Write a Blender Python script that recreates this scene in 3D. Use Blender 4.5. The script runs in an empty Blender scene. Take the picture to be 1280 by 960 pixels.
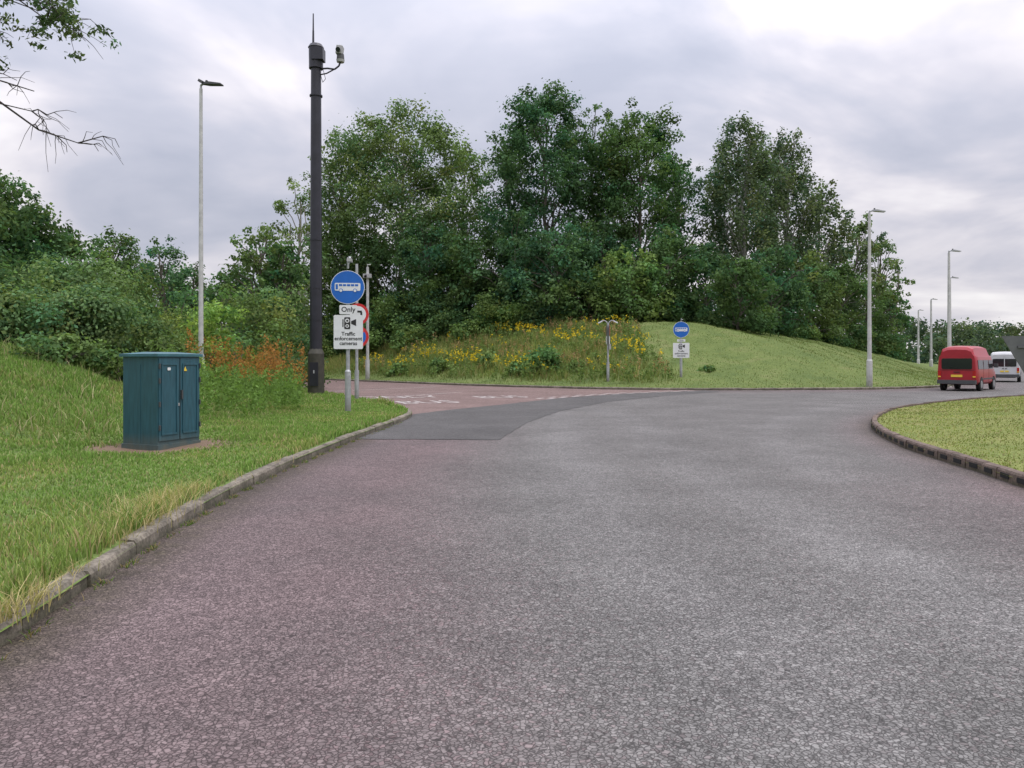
import bpy, math, numpy as np
from mathutils import Vector, Matrix
import mathutils.geometry as mg
rad=math.radians
sc=bpy.context.scene
R=np.random.RandomState

# ---------------------------------------------------------------- materials
def nmat(name):
    m=bpy.data.materials.new(name); m.use_nodes=True
    nt=m.node_tree; nt.nodes.clear()
    out=nt.nodes.new('ShaderNodeOutputMaterial')
    return m,nt,out
def N(nt,t,**kw):
    n=nt.nodes.new(t)
    for k,v in kw.items(): setattr(n,k,v)
    return n
def ramp(nt,stops):
    n=nt.nodes.new('ShaderNodeValToRGB'); cr=n.color_ramp
    while len(cr.elements)>1: cr.elements.remove(cr.elements[-1])
    cr.elements[0].position=stops[0][0]; cr.elements[0].color=(*stops[0][1],1)
    for p,c in stops[1:]:
        e=cr.elements.new(p); e.color=(*c,1)
    return n
def g(v): return (v,v,v)
def mixc(nt,fac,a,b,mode='MIX'):
    n=nt.nodes.new('ShaderNodeMix'); n.data_type='RGBA'; n.blend_type=mode
    for s,v in ((0,fac),(6,a),(7,b)):
        if hasattr(v,'links'): nt.links.new(v,n.inputs[s])
        else: n.inputs[s].default_value = v if s==0 else (*v,1)
    return n.outputs[2]
def mth(nt,op,a,b=None,clamp=False):
    n=nt.nodes.new('ShaderNodeMath'); n.operation=op; n.use_clamp=clamp
    for i,v in enumerate((a,b)):
        if v is None: continue
        if hasattr(v,'links'): nt.links.new(v,n.inputs[i])
        else: n.inputs[i].default_value=v
    return n.outputs[0]
def noise(nt,scale,detail=4,vec=None,rough=.55):
    n=N(nt,'ShaderNodeTexNoise'); n.inputs['Scale'].default_value=scale
    n.inputs['Detail'].default_value=detail; n.inputs['Roughness'].default_value=rough
    if vec is not None: nt.links.new(vec,n.inputs['Vector'])
    return n.outputs['Fac']
def pos(nt): return N(nt,'ShaderNodeNewGeometry').outputs['Position']

def paint(name,col,rough=.5,metal=0,var=.18,scale=6,bump=0.0,streak=False,grime=0,moss=False):
    m,nt,out=nmat(name)
    b=N(nt,'ShaderNodeBsdfPrincipled'); b.inputs['Roughness'].default_value=rough; b.inputs['Metallic'].default_value=metal
    tc=N(nt,'ShaderNodeTexCoord').outputs['Object']
    vec=tc
    if streak:
        mp=N(nt,'ShaderNodeMapping'); nt.links.new(tc,mp.inputs[0]); mp.inputs['Scale'].default_value=(6,6,.7); vec=mp.outputs[0]
    f=noise(nt,scale,5,vec)
    r=ramp(nt,[(.3,tuple(c*(1-var) for c in col)),(.7,tuple(min(1,c*(1+var)) for c in col))])
    nt.links.new(f,r.inputs[0]); c=r.outputs[0]
    if grime:
        s=N(nt,'ShaderNodeSeparateXYZ'); nt.links.new(tc,s.inputs[0])
        k=mth(nt,'SUBTRACT',1.0,mth(nt,'DIVIDE',s.outputs[2],grime),True)
        k=mth(nt,'MULTIPLY',k,mth(nt,'MULTIPLY',noise(nt,7,5,tc),1.3),True)
        c=mixc(nt,k,c,(.13,.12,.085))
    if moss:
        s=N(nt,'ShaderNodeSeparateXYZ'); nt.links.new(tc,s.inputs[0])
        k=mth(nt,'SUBTRACT',1.0,mth(nt,'DIVIDE',s.outputs[2],.085),True)
        k=mth(nt,'ADD',k,mth(nt,'MULTIPLY',mth(nt,'SUBTRACT',noise(nt,2.3,5,tc,.7),.5),3.0),True)
        c=mixc(nt,mth(nt,'MULTIPLY',k,.8),c,(.062,.06,.035))
        lr=ramp(nt,[(.35,g(.6)),(.6,g(1.2))]); nt.links.new(noise(nt,28,5,tc,.7),lr.inputs[0]); c=mixc(nt,1.0,c,lr.outputs[0],'MULTIPLY')
    nt.links.new(c,b.inputs['Base Color'])
    if bump:
        bp=N(nt,'ShaderNodeBump'); bp.inputs['Strength'].default_value=bump; bp.inputs['Distance'].default_value=.01
        nt.links.new(noise(nt,scale*12,4,tc),bp.inputs['Height']); nt.links.new(bp.outputs[0],b.inputs['Normal'])
    nt.links.new(b.outputs[0],out.inputs[0]); return m

def leafmat(name,trans=.35):
    m,nt,out=nmat(name)
    a=N(nt,'ShaderNodeAttribute',attribute_name='Col')
    d=N(nt,'ShaderNodeBsdfDiffuse'); t=N(nt,'ShaderNodeBsdfTranslucent')
    nt.links.new(a.outputs['Color'],d.inputs[0])
    tcol=mixc(nt,1.0,a.outputs['Color'],(1.3,1.4,.75),'MULTIPLY')
    nt.links.new(tcol,t.inputs[0])
    mx=N(nt,'ShaderNodeMixShader'); mx.inputs[0].default_value=trans
    nt.links.new(d.outputs[0],mx.inputs[1]); nt.links.new(t.outputs[0],mx.inputs[2])
    nt.links.new(mx.outputs[0],out.inputs[0]); return m
M_leaf=leafmat('leaf',.38); M_blade=leafmat('blade',.3)
M_bark=paint('bark',(.12,.105,.085),.9,0,.4,4,.5)

def grassmat(name,ca,cb,cc,soil=None):
    m,nt,out=nmat(name)
    b=N(nt,'ShaderNodeBsdfPrincipled'); b.inputs['Roughness'].default_value=.95; b.inputs['Specular IOR Level'].default_value=.15
    p=pos(nt)
    r=ramp(nt,[(.32,ca),(.55,cb),(.75,cc)]); nt.links.new(noise(nt,.55,5,p,.65),r.inputs[0])
    f2=ramp(nt,[(.3,g(.55)),(.7,g(1.3))]); nt.links.new(noise(nt,14,4,p,.7),f2.inputs[0])
    c=mixc(nt,1.0,r.outputs[0],f2.outputs[0],'MULTIPLY')
    if soil:
        for (sx,sy,sr) in soil:
            vd=N(nt,'ShaderNodeVectorMath',operation='DISTANCE'); nt.links.new(p,vd.inputs[0]); vd.inputs[1].default_value=(sx,sy,.2)
            dd=mth(nt,'ADD',vd.outputs['Value'],mth(nt,'MULTIPLY',noise(nt,3,5,p),1.2))
            k=mth(nt,'MULTIPLY',mth(nt,'SUBTRACT',sr+.6,dd),5.0,True)
            c=mixc(nt,k,c,(.19,.135,.095))
    nt.links.new(c,b.inputs['Base Color'])
    bp=N(nt,'ShaderNodeBump'); bp.inputs['Strength'].default_value=.7; bp.inputs['Distance'].default_value=.05
    nt.links.new(noise(nt,22,4,p),bp.inputs['Height']); nt.links.new(bp.outputs[0],b.inputs['Normal'])
    nt.links.new(b.outputs[0],out.inputs[0]); return m
CAB=(-6.2,13.6)
M_verge=grassmat('verge_grass',(.10,.155,.045),(.14,.20,.055),(.19,.215,.085),soil=[(CAB[0]+.1,CAB[1]-.25,1.35)])
M_bank=grassmat('bank_grass',(.095,.135,.042),(.13,.17,.052),(.18,.19,.08))
M_isl=grassmat('island_grass',(.15,.19,.055),(.20,.22,.07),(.27,.255,.11))
M_gnd=grassmat('ground_grass',(.07,.11,.035),(.09,.13,.04),(.11,.14,.05))

def asphalt(name,grey,red,use_attr=True,dark=.3,scale=46):
    m,nt,out=nmat(name)
    b=N(nt,'ShaderNodeBsdfPrincipled'); b.inputs['Roughness'].default_value=.85; b.inputs['Specular IOR Level'].default_value=.25
    p=pos(nt)
    v=N(nt,'ShaderNodeTexVoronoi',feature='DISTANCE_TO_EDGE'); v.inputs['Scale'].default_value=scale
    wp=N(nt,'ShaderNodeTexNoise'); wp.inputs['Scale'].default_value=34; wp.inputs['Detail'].default_value=1; nt.links.new(p,wp.inputs['Vector'])
    wm=N(nt,'ShaderNodeVectorMath',operation='MULTIPLY_ADD'); nt.links.new(wp.outputs['Color'],wm.inputs[0]); wm.inputs[1].default_value=(.03,.03,0); nt.links.new(p,wm.inputs[2])
    nt.links.new(wm.outputs[0],v.inputs['Vector'])
    v2=N(nt,'ShaderNodeTexVoronoi',feature='F1'); v2.inputs['Scale'].default_value=scale; nt.links.new(wm.outputs[0],v2.inputs['Vector'])
    gap=ramp(nt,[(0.0,g(dark)),(.05,g(.5)),(.16,g(1.07))]); nt.links.new(v.outputs['Distance'],gap.inputs[0])
    sp=N(nt,'ShaderNodeSeparateColor'); nt.links.new(v2.outputs['Color'],sp.inputs[0])
    chip=ramp(nt,[(0,g(.72)),(.5,g(1.0)),(1,g(1.36))]); nt.links.new(sp.outputs[0],chip.inputs[0])
    n1=noise(nt,.5,4,p,.6); n2=noise(nt,4.5,3,p,.65)
    if use_attr:
        a=N(nt,'ShaderNodeAttribute',attribute_name='Col'); s=N(nt,'ShaderNodeSeparateColor'); nt.links.new(a.outputs['Color'],s.inputs[0])
        rf=mth(nt,'MULTIPLY',s.outputs[0],mth(nt,'ADD',.45,n1),True)
        rf=mth(nt,'ADD',rf,mth(nt,'MULTIPLY',mth(nt,'GREATER_THAN',sp.outputs[1],.84),.35),True)
        col=mixc(nt,rf,grey,red)
        dirt=mth(nt,'MULTIPLY',s.outputs[1],mth(nt,'MULTIPLY',n2,1.7),True)
        col=mixc(nt,dirt,col,(.08,.066,.048))
        col=mixc(nt,mth(nt,'MULTIPLY',s.outputs[2],mth(nt,'MULTIPLY',n1,1.3)),col,(.205,.198,.192))
        # oil drips and dark patches
        st=ramp(nt,[(.66,g(1)),(.74,g(.8))]); nt.links.new(noise(nt,1.5,3,p,.5),st.inputs[0]); col=mixc(nt,1.0,col,st.outputs[0],'MULTIPLY')
    else:
        col=mixc(nt,n2,grey,red)
    col=mixc(nt,1.0,col,gap.outputs[0],'MULTIPLY'); col=mixc(nt,1.0,col,chip.outputs[0],'MULTIPLY')
    lr=ramp(nt,[(.3,g(.81)),(.7,g(1.15))]); nt.links.new(n1,lr.inputs[0]); col=mixc(nt,1.0,col,lr.outputs[0],'MULTIPLY')
    lr2=ramp(nt,[(.3,g(.9)),(.7,g(1.08))]); nt.links.new(n2,lr2.inputs[0]); col=mixc(nt,1.0,col,lr2.outputs[0],'MULTIPLY')
    nt.links.new(col,b.inputs['Base Color'])
    bp=N(nt,'ShaderNodeBump'); bp.inputs['Strength'].default_value=.6; bp.inputs['Distance'].default_value=.004
    nt.links.new(gap.outputs[0],bp.inputs['Height']); nt.links.new(bp.outputs[0],b.inputs['Normal'])
    nt.links.new(b.outputs[0],out.inputs[0]); return m
M_road=asphalt('asphalt_worn',(.158,.153,.146),(.162,.122,.122))
M_patch=asphalt('asphalt_patch',(.095,.092,.09),(.115,.11,.108),False,.5,70)
M_side=asphalt('asphalt_red',(.175,.115,.105),(.225,.165,.15),False,.6,50)

def wornpaint():
    m,nt,out=nmat('road_paint'); b=N(nt,'ShaderNodeBsdfPrincipled'); b.inputs['Roughness'].default_value=.7
    p=pos(nt); r=ramp(nt,[(.40,(.22,.165,.155)),(.52,(.46,.43,.41)),(.8,(.6,.58,.56))]); nt.links.new(noise(nt,7,8,p,.8),r.inputs[0])
    nt.links.new(r.outputs[0],b.inputs['Base Color']); nt.links.new(b.outputs[0],out.inputs[0]); return m
M_mark=wornpaint()
M_kerb=paint('kerb_concrete',(.18,.157,.125),.95,0,.45,3.5,.8,moss=True)
M_kerb2=paint('kerb_brown',(.135,.098,.08),.95,0,.35,5,.8,moss=True)
M_dark=paint('dark_void',(.012,.012,.012),.9,0,.1)
M_galv=paint('galvanised_steel',(.36,.37,.38),.5,.35,.2,8,0,False,.5)
M_lampgrey=paint('lamp_column_grey',(.45,.45,.44),.55,.1,.15,5,0,False,.8)
M_black=paint('mast_black',(.016,.016,.024),.38,0,.3,3)
M_mastbase=paint('mast_base',(.035,.033,.022),.6,0,.4,5)
M_cab=paint('cabinet_green',(.02,.078,.105),.42,0,.25,4,.06,True,.3)
M_cabtop=paint('cabinet_lid',(.035,.115,.14),.5,0,.25,5,.1)
M_white=paint('sign_white',(.66,.67,.68),.4,0,.06)
M_blue=paint('sign_blue',(.008,.115,.46),.35,0,.07)
M_signblack=paint('sign_black',(.015,.015,.015),.5,0,.1)
M_red=paint('sign_red',(.5,.02,.02),.4,0,.05)
M_signback=paint('sign_back_grey',(.10,.105,.11),.6,.1,.15)
M_yellow=paint('plate_yellow',(.7,.5,.05),.4,0,.05)
M_vanred=paint('van_red',(.30,.013,.022),.28,0,.12,3)
M_vanwhite=paint('van_white',(.5,.51,.52),.3,0,.07,3)
M_glass=paint('dark_glass',(.015,.018,.02),.08,0,.1)
M_rub=paint('rubber',(.02,.02,.02),.85,0,.2)
M_hub=paint('hub_grey',(.3,.3,.31),.4,.5,.1)
M_tail=paint('tail_lamp',(.35,.01,.01),.2,0,.1)
M_plast=paint('grey_plastic',(.055,.057,.06),.6,0,.1)
M_cam=paint('camera_housing',(.36,.36,.36),.45,0,.1)

# ---------------------------------------------------------------- mesh helpers
def quad_mesh(name,V,Q,mats,mi=None,col=None,smooth=False):
    me=bpy.data.meshes.new(name); n=len(Q)
    me.vertices.add(len(V)); me.vertices.foreach_set('co',np.asarray(V,np.float32).ravel())
    me.loops.add(n*4); me.loops.foreach_set('vertex_index',np.asarray(Q,np.int32).ravel())
    me.polygons.add(n); me.polygons.foreach_set('loop_start',np.arange(0,n*4,4,dtype=np.int32))
    for m in mats: me.materials.append(m)
    if mi is not None: me.polygons.foreach_set('material_index',np.asarray(mi,np.int32))
    if smooth: me.polygons.foreach_set('use_smooth',np.ones(n,bool))
    me.update(calc_edges=True)
    if col is not None:
        a=me.color_attributes.new('Col','FLOAT_COLOR','POINT')
        c=np.ones((len(V),4),np.float32); c[:,:3]=col; a.data.foreach_set('color',c.ravel())
    ob=bpy.data.objects.new(name,me); sc.collection.objects.link(ob); return ob

class MB:
    def __init__(s): s.v=[]; s.f=[]; s.m=[]; s.mats=[]; s.sm=[]
    def mi(s,mat):
        if mat not in s.mats: s.mats.append(mat)
        return s.mats.index(mat)
    def add(s,vs,fs,mat,smooth=False):
        o=len(s.v); k=s.mi(mat); s.v+= [tuple(v) for v in vs]
        for f in fs: s.f.append([i+o for i in f]); s.m.append(k); s.sm.append(smooth)
    def box(s,c,sz,mat,rot=None):
        vs=[Vector((x*sz[0]/2,y*sz[1]/2,z*sz[2]/2)) for x in(-1,1) for y in(-1,1) for z in(-1,1)]
        if rot is not None: vs=[rot@v for v in vs]
        vs=[v+Vector(c) for v in vs]
        s.add(vs,[(0,1,3,2),(4,6,7,5),(0,4,5,1),(2,3,7,6),(0,2,6,4),(1,5,7,3)],mat)
    def cyl(s,p0,p1,r0,r1,mat,n=12,cap=True):
        p0=Vector(p0);p1=Vector(p1);d=(p1-p0).normalized()
        a=d.cross(Vector((0,1,0)) if abs(d.y)<.9 else Vector((1,0,0))).normalized(); b=d.cross(a)
        vs=[]
        for p,r in((p0,r0),(p1,r1)):
            for i in range(n):
                t=2*math.pi*i/n; vs.append(p+a*(r*math.cos(t))+b*(r*math.sin(t)))
        s.add(vs,[(i,i+n,(i+1)%n+n,(i+1)%n) for i in range(n)],mat,True)
        if cap: s.add(vs,[tuple(range(n)),tuple(range(2*n-1,n-1,-1))],mat)
    def path(s,pts,r,mat,n=8):
        for a,b in zip(pts[:-1],pts[1:]): s.cyl(a,b,r,r,mat,n)
    def prism(s,poly,y0,y1,mat):
        n=len(poly); vs=[(x,y0,z) for x,z in poly]+[(x,y1,z) for x,z in poly]
        s.add(vs,[tuple(range(n)),tuple(range(2*n-1,n-1,-1))]+[(i,i+n,(i+1)%n+n,(i+1)%n) for i in range(n)],mat)
    def disc(s,cx,cz,r,y0,y1,mat,n=40):
        s.prism([(cx+r*math.cos(2*math.pi*i/n),cz+r*math.sin(2*math.pi*i/n)) for i in range(n)],y0,y1,mat)
    def rrect(s,cx,cz,w,h,r,y0,y1,mat):
        p=[]
        for (sx,sz,a0) in((1,1,0),(-1,1,90),(-1,-1,180),(1,-1,270)):
            for k in range(5):
                a=rad(a0+k*22.5); p.append((cx+sx*(w/2-r)+r*math.cos(a),cz+sz*(h/2-r)+r*math.sin(a)))
        s.prism(p,y0,y1,mat)
    def text(s,txt,size,cx,cz,y,mat,off=0.0):
        cu=bpy.data.curves.new('t','FONT'); cu.body=txt; cu.size=size; cu.align_x='CENTER'; cu.resolution_u=3; cu.offset=off
        ob=bpy.data.objects.new('t',cu); sc.collection.objects.link(ob)
        dg=bpy.context.evaluated_depsgraph_get(); me=bpy.data.meshes.new_from_object(ob.evaluated_get(dg))
        vs=[(v.co.x+cx,y,v.co.y+cz) for v in me.vertices]; fs=[tuple(p.vertices) for p in me.polygons]
        s.add(vs,fs,mat); bpy.data.objects.remove(ob); bpy.data.meshes.remove(me); bpy.data.curves.remove(cu)
    def build(s,name,loc=(0,0,0),rz=0,bevel=0):
        me=bpy.data.meshes.new(name); me.from_pydata(s.v,[],s.f)
        for m in s.mats: me.materials.append(m)
        me.polygons.foreach_set('material_index',s.m); me.polygons.foreach_set('use_smooth',s.sm)
        me.update(); ob=bpy.data.objects.new(name,me); sc.collection.objects.link(ob)
        ob.location=loc; ob.rotation_euler=(0,0,rz)
        if bevel:
            b=ob.modifiers.new('bevel','BEVEL'); b.width=bevel; b.segments=2; b.limit_method='ANGLE'; b.angle_limit=rad(28)
        return ob

def catmull(P,step):
    P=np.array(P,float); P=np.vstack([2*P[0]-P[1],P,2*P[-1]-P[-2]]); out=[]
    for i in range(1,len(P)-2):
        n=max(2,int(np.linalg.norm(P[i+1]-P[i])/.05))
        for k in range(n):
            t=k/n; a,b,c,d=P[i-1],P[i],P[i+1],P[i+2]
            out.append(.5*((2*b)+(-a+c)*t+(2*a-5*b+4*c-d)*t*t+(-a+3*b-3*c+d)*t**3))
    out.append(P[-2]); out=np.array(out)
    L=np.r_[0,np.cumsum(np.linalg.norm(np.diff(out,axis=0),axis=1))]
    n=int(L[-1]/step); s=np.linspace(0,L[-1],n+1)
    return np.c_[np.interp(s,L,out[:,0]),np.interp(s,L,out[:,1])]
def pdist(x,y,poly):
    x=np.asarray(x,float);y=np.asarray(y,float); sh=x.shape; x=x.ravel();y=y.ravel()
    best=np.full(x.shape,1e9)
    for a,b in zip(poly[:-1],poly[1:]):
        d=b-a; L=d@d+1e-12; t=np.clip(((x-a[0])*d[0]+(y-a[1])*d[1])/L,0,1)
        best=np.minimum(best,(x-a[0]-t*d[0])**2+(y-a[1]-t*d[1])**2)
    return np.sqrt(best).reshape(sh)
def inside(x,y,poly):
    c=np.zeros(x.shape,bool); n=len(poly)
    for i in range(n):
        x0,y0=poly[i];x1,y1=poly[(i+1)%n]
        k=((y0>y)!=(y1>y)); xx=(x1-x0)*(y-y0)/(y1-y0+1e-12)+x0; c^=k&(x<xx)
    return c
def ss(t): t=np.clip(t,0,1); return t*t*(3-2*t)
def wob(x,y,s=1.): return np.sin(x*.9*s+1.3)*np.cos(y*.7*s+.4)+.5*np.sin(x*2.1*s+y*1.3*s)+.3*np.sin(y*3.7*s-x*1.9*s+2)

KL=[(-2.1,-9),(-2.45,-3),(-2.7,2),(-2.83,4.21),(-3.03,5.86),(-3.2,7.42),(-3.33,10.),(-3.22,14),(-3.03,17.1),(-2.85,20.0),(-2.82,21.4),(-3.0,22.8),(-3.6,24.8),(-6.2,30.7),(-10.9,40.4),(-16,51),(-24,64),(-40,85)]
KF=[(-44,99),(-27,76),(-17.3,64),(-9.1,54.9),(-3,48),(2.67,43.2),(6,41.3),(9.7,40.6),(14,40.6),(19.5,41.6),(25,44.8),(29,50),(33.5,58),(45,76),(60,100),(96,160)]
KI=[(8,-9),(6.9,-3),(6.3,3),(6.25,7),(6.4,9.6),(6.62,10.8),(6.8,12.1),(7.13,14.),(7.75,16.2),(8.6,18.4),(9.95,20.9),(12.25,24.2),(16.3,28.2),(21.3,32),(30,38.5),(42,49),(60,68),(112,122)]
kl=catmull(KL,.5); kf=catmull(KF,.8); ki=catmull(KI,.5)
Hx=lambda x:np.interp(x,[-60,-10,5,14,24,33,45,60,100],[4.5,4.6,4.5,4.3,4.1,3.4,2.3,1.3,.6])
def zL(x,y,d=None):
    if d is None: d=pdist(x,y,kl)
    return .12+2.6*ss((d-3.7)/10.5)+.06*wob(x,y)*ss((d-1)/3)-.03*(d<.1)
def zF(x,y,d=None):
    if d is None: d=pdist(x,y,kf)
    t=np.clip((d-.6)/np.interp(x,[-6,4,12,20,30,40],[13,16,18,16,13,11.5]),0,1)
    return .12+Hx(x)*(.55*ss(t)+.45*t)+.11*wob(x,y,.6)*ss((d-1.5)/4)+.05*wob(x+3,y,1.7)*ss((d-1.5)/4)-.03*(d<.1)
def zI(x,y,d=None):
    if d is None: d=pdist(x,y,ki)
    return .12+.55*ss((d-.5)/7)+.03*wob(x,y)*ss((d-1)/3)-.03*(d<.1)

def loft(name,k,S,rows,zf,mat,pw=1.8):
    n=len(k); t=np.linspace(0,1,n); S=np.array(S,float); ts=np.linspace(0,1,len(S))
    s=np.c_[np.interp(t,ts,S[:,0]),np.interp(t,ts,S[:,1])]
    w=(np.arange(rows)/(rows-1))**pw
    X=k[:,0][None]*(1-w[:,None])+s[:,0][None]*w[:,None]; Y=k[:,1][None]*(1-w[:,None])+s[:,1][None]*w[:,None]
    Z=zf(X,Y)
    V=np.stack([X,Y,Z],-1).reshape(-1,3); idx=np.arange(rows*n).reshape(rows,n)
    Q=np.stack([idx[:-1,:-1],idx[:-1,1:],idx[1:,1:],idx[1:,:-1]],-1).reshape(-1,4)
    return quad_mesh(name,V,Q,[mat],smooth=True)
loft('grass_verge',kl,[(-70,-9),(-70,110)],110,zL,M_verge)
loft('hill',kf,[(-85,135),(-5,172),(88,176)],90,zF,M_bank,1.6)
loft('grass_verge',ki,[(60,-9),(75,20),(125,105)],60,zI,M_isl,2.)
polyL=np.vstack([kl,[(-70,110),(-70,-9)]]); polyI=np.vstack([ki,[(125,105),(60,-9)]]); polyF=np.vstack([kf,[(88,176),(-5,172),(-85,135)]])

gb=MB(); gb.add([(-3000,-3000,-.03),(3000,-3000,-.03),(3000,3000,-.03),(-3000,3000,-.03)],[(0,1,2,3)],M_gnd); gb.build('ground')
xs=np.unique(np.r_[np.arange(-50,-5,2.),np.arange(-5,12,.3),np.arange(12,111,2.)]); ys=np.unique(np.r_[np.arange(-11,30,.4),np.arange(30,168,2.)])
X,Y=np.meshgrid(xs,ys); V=np.stack([X,Y,0*X],-1).reshape(-1,3); idx=np.arange(X.size).reshape(X.shape)
Q=np.stack([idx[:-1,:-1],idx[:-1,1:],idx[1:,1:],idx[1:,:-1]],-1).reshape(-1,4)
dl=pdist(X,Y,kl); di=pdist(X,Y,ki); df=pdist(X,Y,kf)
red=np.clip(1.05*(1-ss((dl-1.3)/2.4))*(1-.4*ss((Y-16)/8))+ .7*ss((3.2-di)/2.6)*ss((13-Y)/7)+.6*ss((1.2-di)/1.2)+.7*(1-ss((df-1)/3)),0,1)
dirt=np.clip(1.0*(1-ss((dl-.08)/.55))+.7*(1-ss((df-.1)/.6))+.6*(1-ss((di-.05)/.4)),0,1)
trk=np.exp(-((dl-4.2)/.5)**2)*.9+np.exp(-((dl-6.0)/.5)**2)*.8+np.exp(-((di-2.2)/.4)**2)*.7*(Y>10)
quad_mesh('road',V,Q,[M_road],col=np.stack([red,dirt,np.clip(trk,0,1)],-1).reshape(-1,3))
edge=[(-2.6,21.6),(-2.0,24.4),(-.56,26.9),(2.,32),(5.2,36.2),(9.9,40.2)]
kln=[tuple(p) for p in kl if p[1]>21.5]; kfn=[tuple(p) for p in kf if p[0]<9.9]
def tsheet(name,pts,z,mat):
    tr=mg.tessellate_polygon([[Vector((p[0],p[1],0)) for p in pts]])
    b=MB(); b.add([(x,y,z) for x,y in pts],tr,mat); ob=b.build(name)
    me=ob.data
    if me.polygons[0].normal.z<0: me.flip_normals()
    return ob
tsheet('side_road',[(-2.75,21.7)]+edge[1:]+kfn[::-1]+kln[::-1],.004,M_side)
rs=R(2)
pp=[(-3.25,15.5),(-.24,15.36),(0,17.07),(.41,19.7),(1.5,24),(3.7,29.5),(6.75,34.1),(10.4,38.4),(10.1,40.2),(5.2,36.4),(2.,32.2),(-.56,27.1),(-2.0,24.6),(-2.9,22.6),(-2.95,18)]
p2=[]
for a,c in zip(pp,pp[1:]+pp[:1]):
    L=math.hypot(c[0]-a[0],c[1]-a[1]); n=max(1,int(L/.25))
    for i in range(n): p2.append((a[0]+(c[0]-a[0])*i/n+rs.randn()*.012,a[1]+(c[1]-a[1])*i/n+rs.randn()*.02))
tsheet('road_patch',p2,.008,M_patch)
mk=MB()
def mquad(a,b,w,z=.012):
    a=Vector((*a,z));b=Vector((*b,z));d=(b-a).normalized();n=Vector((-d.y,d.x,0))*w/2
    mk.add([a-n,b-n,b+n,a+n],[(0,1,2,3)],M_mark)
gl=catmull([(-1.0,26.4),(2.2,32.6),(5.4,36.5),(9.4,39.6)],.1)
for off in (0,.5):
    i=0
    while i+6<len(gl):
        d=gl[i+6]-gl[i]; d/=np.linalg.norm(d); n=np.array([-d[1],d[0]])*off
        if i>45: mquad(gl[i]+n,gl[i+6]+n,.2)
        i+=11
def roadtext(t,x,y,size,sy,rz):
    b=MB(); b.text(t,size,0,0,0,M_mark)
    c,s_=math.cos(rz),math.sin(rz)
    vs=[(x+v[0]*c-v[2]*sy*s_,y+v[0]*s_+v[2]*sy*c,.012) for v in b.v]; mk.add(vs,b.f,M_mark)
roadtext('BUS',-2.9,28.3,1.35,1.9,rad(22)); roadtext('ONLY',-4.6,32.2,1.35,1.9,rad(22)); roadtext('BUS',-.2,32.4,1.3,1.9,rad(22))
mquad((-9,39),(-4.5,45.5),.12); mquad((-5,33.5),(-2.5,38),.12)
e=catmull([(12,39.9),(19,40.7),(24.6,43.8),(28.4,49.5)],.5)
for i in range(0,len(e)-3,5): mquad(e[i],e[i+2],.1)
mk.build('road_marking')

def kerbs(name,K,step,sgn,mat,h=.125,drain=False,seed=1):
    rs=R(seed); p=catmull(K,step); b=MB()
    for a,c in zip(p[:-1],p[1:]):
        d=c-a; L=np.linalg.norm(d); d/=L; n=np.array([-d[1],d[0]])*sgn; a2=a+d*.008; c2=c-d*.008
        dz=rs.uniform(-.009,.009); o=rs.uniform(-.012,.012); w=.13; tz=rs.uniform(-.008,.008)
        prof=[(o,-.1),(o+.006,h-.035+dz),(o+.026,h-.006+dz),(w,h+dz),(w,-.1)]
        vs=[(q[0]+n[0]*u,q[1]+n[1]*u,z+(.002+tz if q is c2 else 0)) for q in(a2,c2) for u,z in prof]
        k=5; b.add(vs,[(i,i+1,i+1+k,i+k) for i in range(k-1)]+[(4,3,2,1,0),(5,6,7,8,9)],mat)
        if drain:
            m=(a+c)/2; ang=math.atan2(d[1],d[0])
            b.box((m[0]+n[0]*(o+.01),m[1]+n[1]*(o+.01),h*.45),(L*.5,.03,.065),M_dark,Matrix.Rotation(ang,3,'Z'))
    return b.build(name)
kerbs('kerb',KL,.9,1,M_kerb,seed=1); kerbs('kerb',KF,.92,1,M_kerb,seed=2); kerbs('kerb',KI,.5,-1,M_kerb2,h=.17,drain=True,seed=3)

# ---------------------------------------------------------------- grass blades
def blades(name,x,y,z,h,w,cols,seed,lean=.35,mat=None):
    rs=R(seed); n=len(x); a=rs.rand(n)*6.283; b=rs.rand(n)*6.283; l=h*lean*rs.rand(n)*1.6
    wx=np.cos(a)*w/2; wy=np.sin(a)*w/2; lx=np.cos(b)*l; ly=np.sin(b)*l
    def P(sx,f,k): return np.stack([x+sx*wx*k+lx*f*f,y+sx*wy*k+ly*f*f,z-.01+h*f*(1-.25*lean*f)],-1)
    L=[P(-1,0,1),P(1,0,1),P(1,.55,.75),P(-1,.55,.75),P(1,1,.12),P(-1,1,.12)]
    V=np.stack(L,1).reshape(-1,3); i=np.arange(n)[:,None]*6
    Q=np.concatenate([i+[[0,1,2,3]],i+[[3,2,4,5]]],0)
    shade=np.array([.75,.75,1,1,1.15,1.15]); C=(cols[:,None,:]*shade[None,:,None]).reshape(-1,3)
    return quad_mesh(name,V,Q,[mat or M_blade],col=C)
def pick(rs,n,cols,p,v=.3):
    c=np.array(cols)[rs.choice(len(cols),n,p=p)]; return c*rs.uniform(1-v,1+v,(n,1))
rs=R(5)
def scatter(n,x0,x1,y0,y1,poly,k,dmin,fade=None):
    x=rs.uniform(x0,x1,n); y=y0+(y1-y0)*rs.rand(n)**(1.6 if fade else 1)
    m=inside(x,y,poly); x=x[m];y=y[m]; d=pdist(x,y,k); m=d>dmin; return x[m],y[m],d[m]
vis=lambda x,y:(x/np.maximum(y,.1)>-.74)&(x/np.maximum(y,.1)<.74)
x,y,d=scatter(330000,-18,-2.8,3.2,27,polyL,kl,.12,True); m=vis(x,y)&(((x-CAB[0])**2+(y-CAB[1]+.25)**2)>1.4*rs.uniform(.5,1.3,len(x))); x,y,d=x[m],y[m],d[m]
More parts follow.
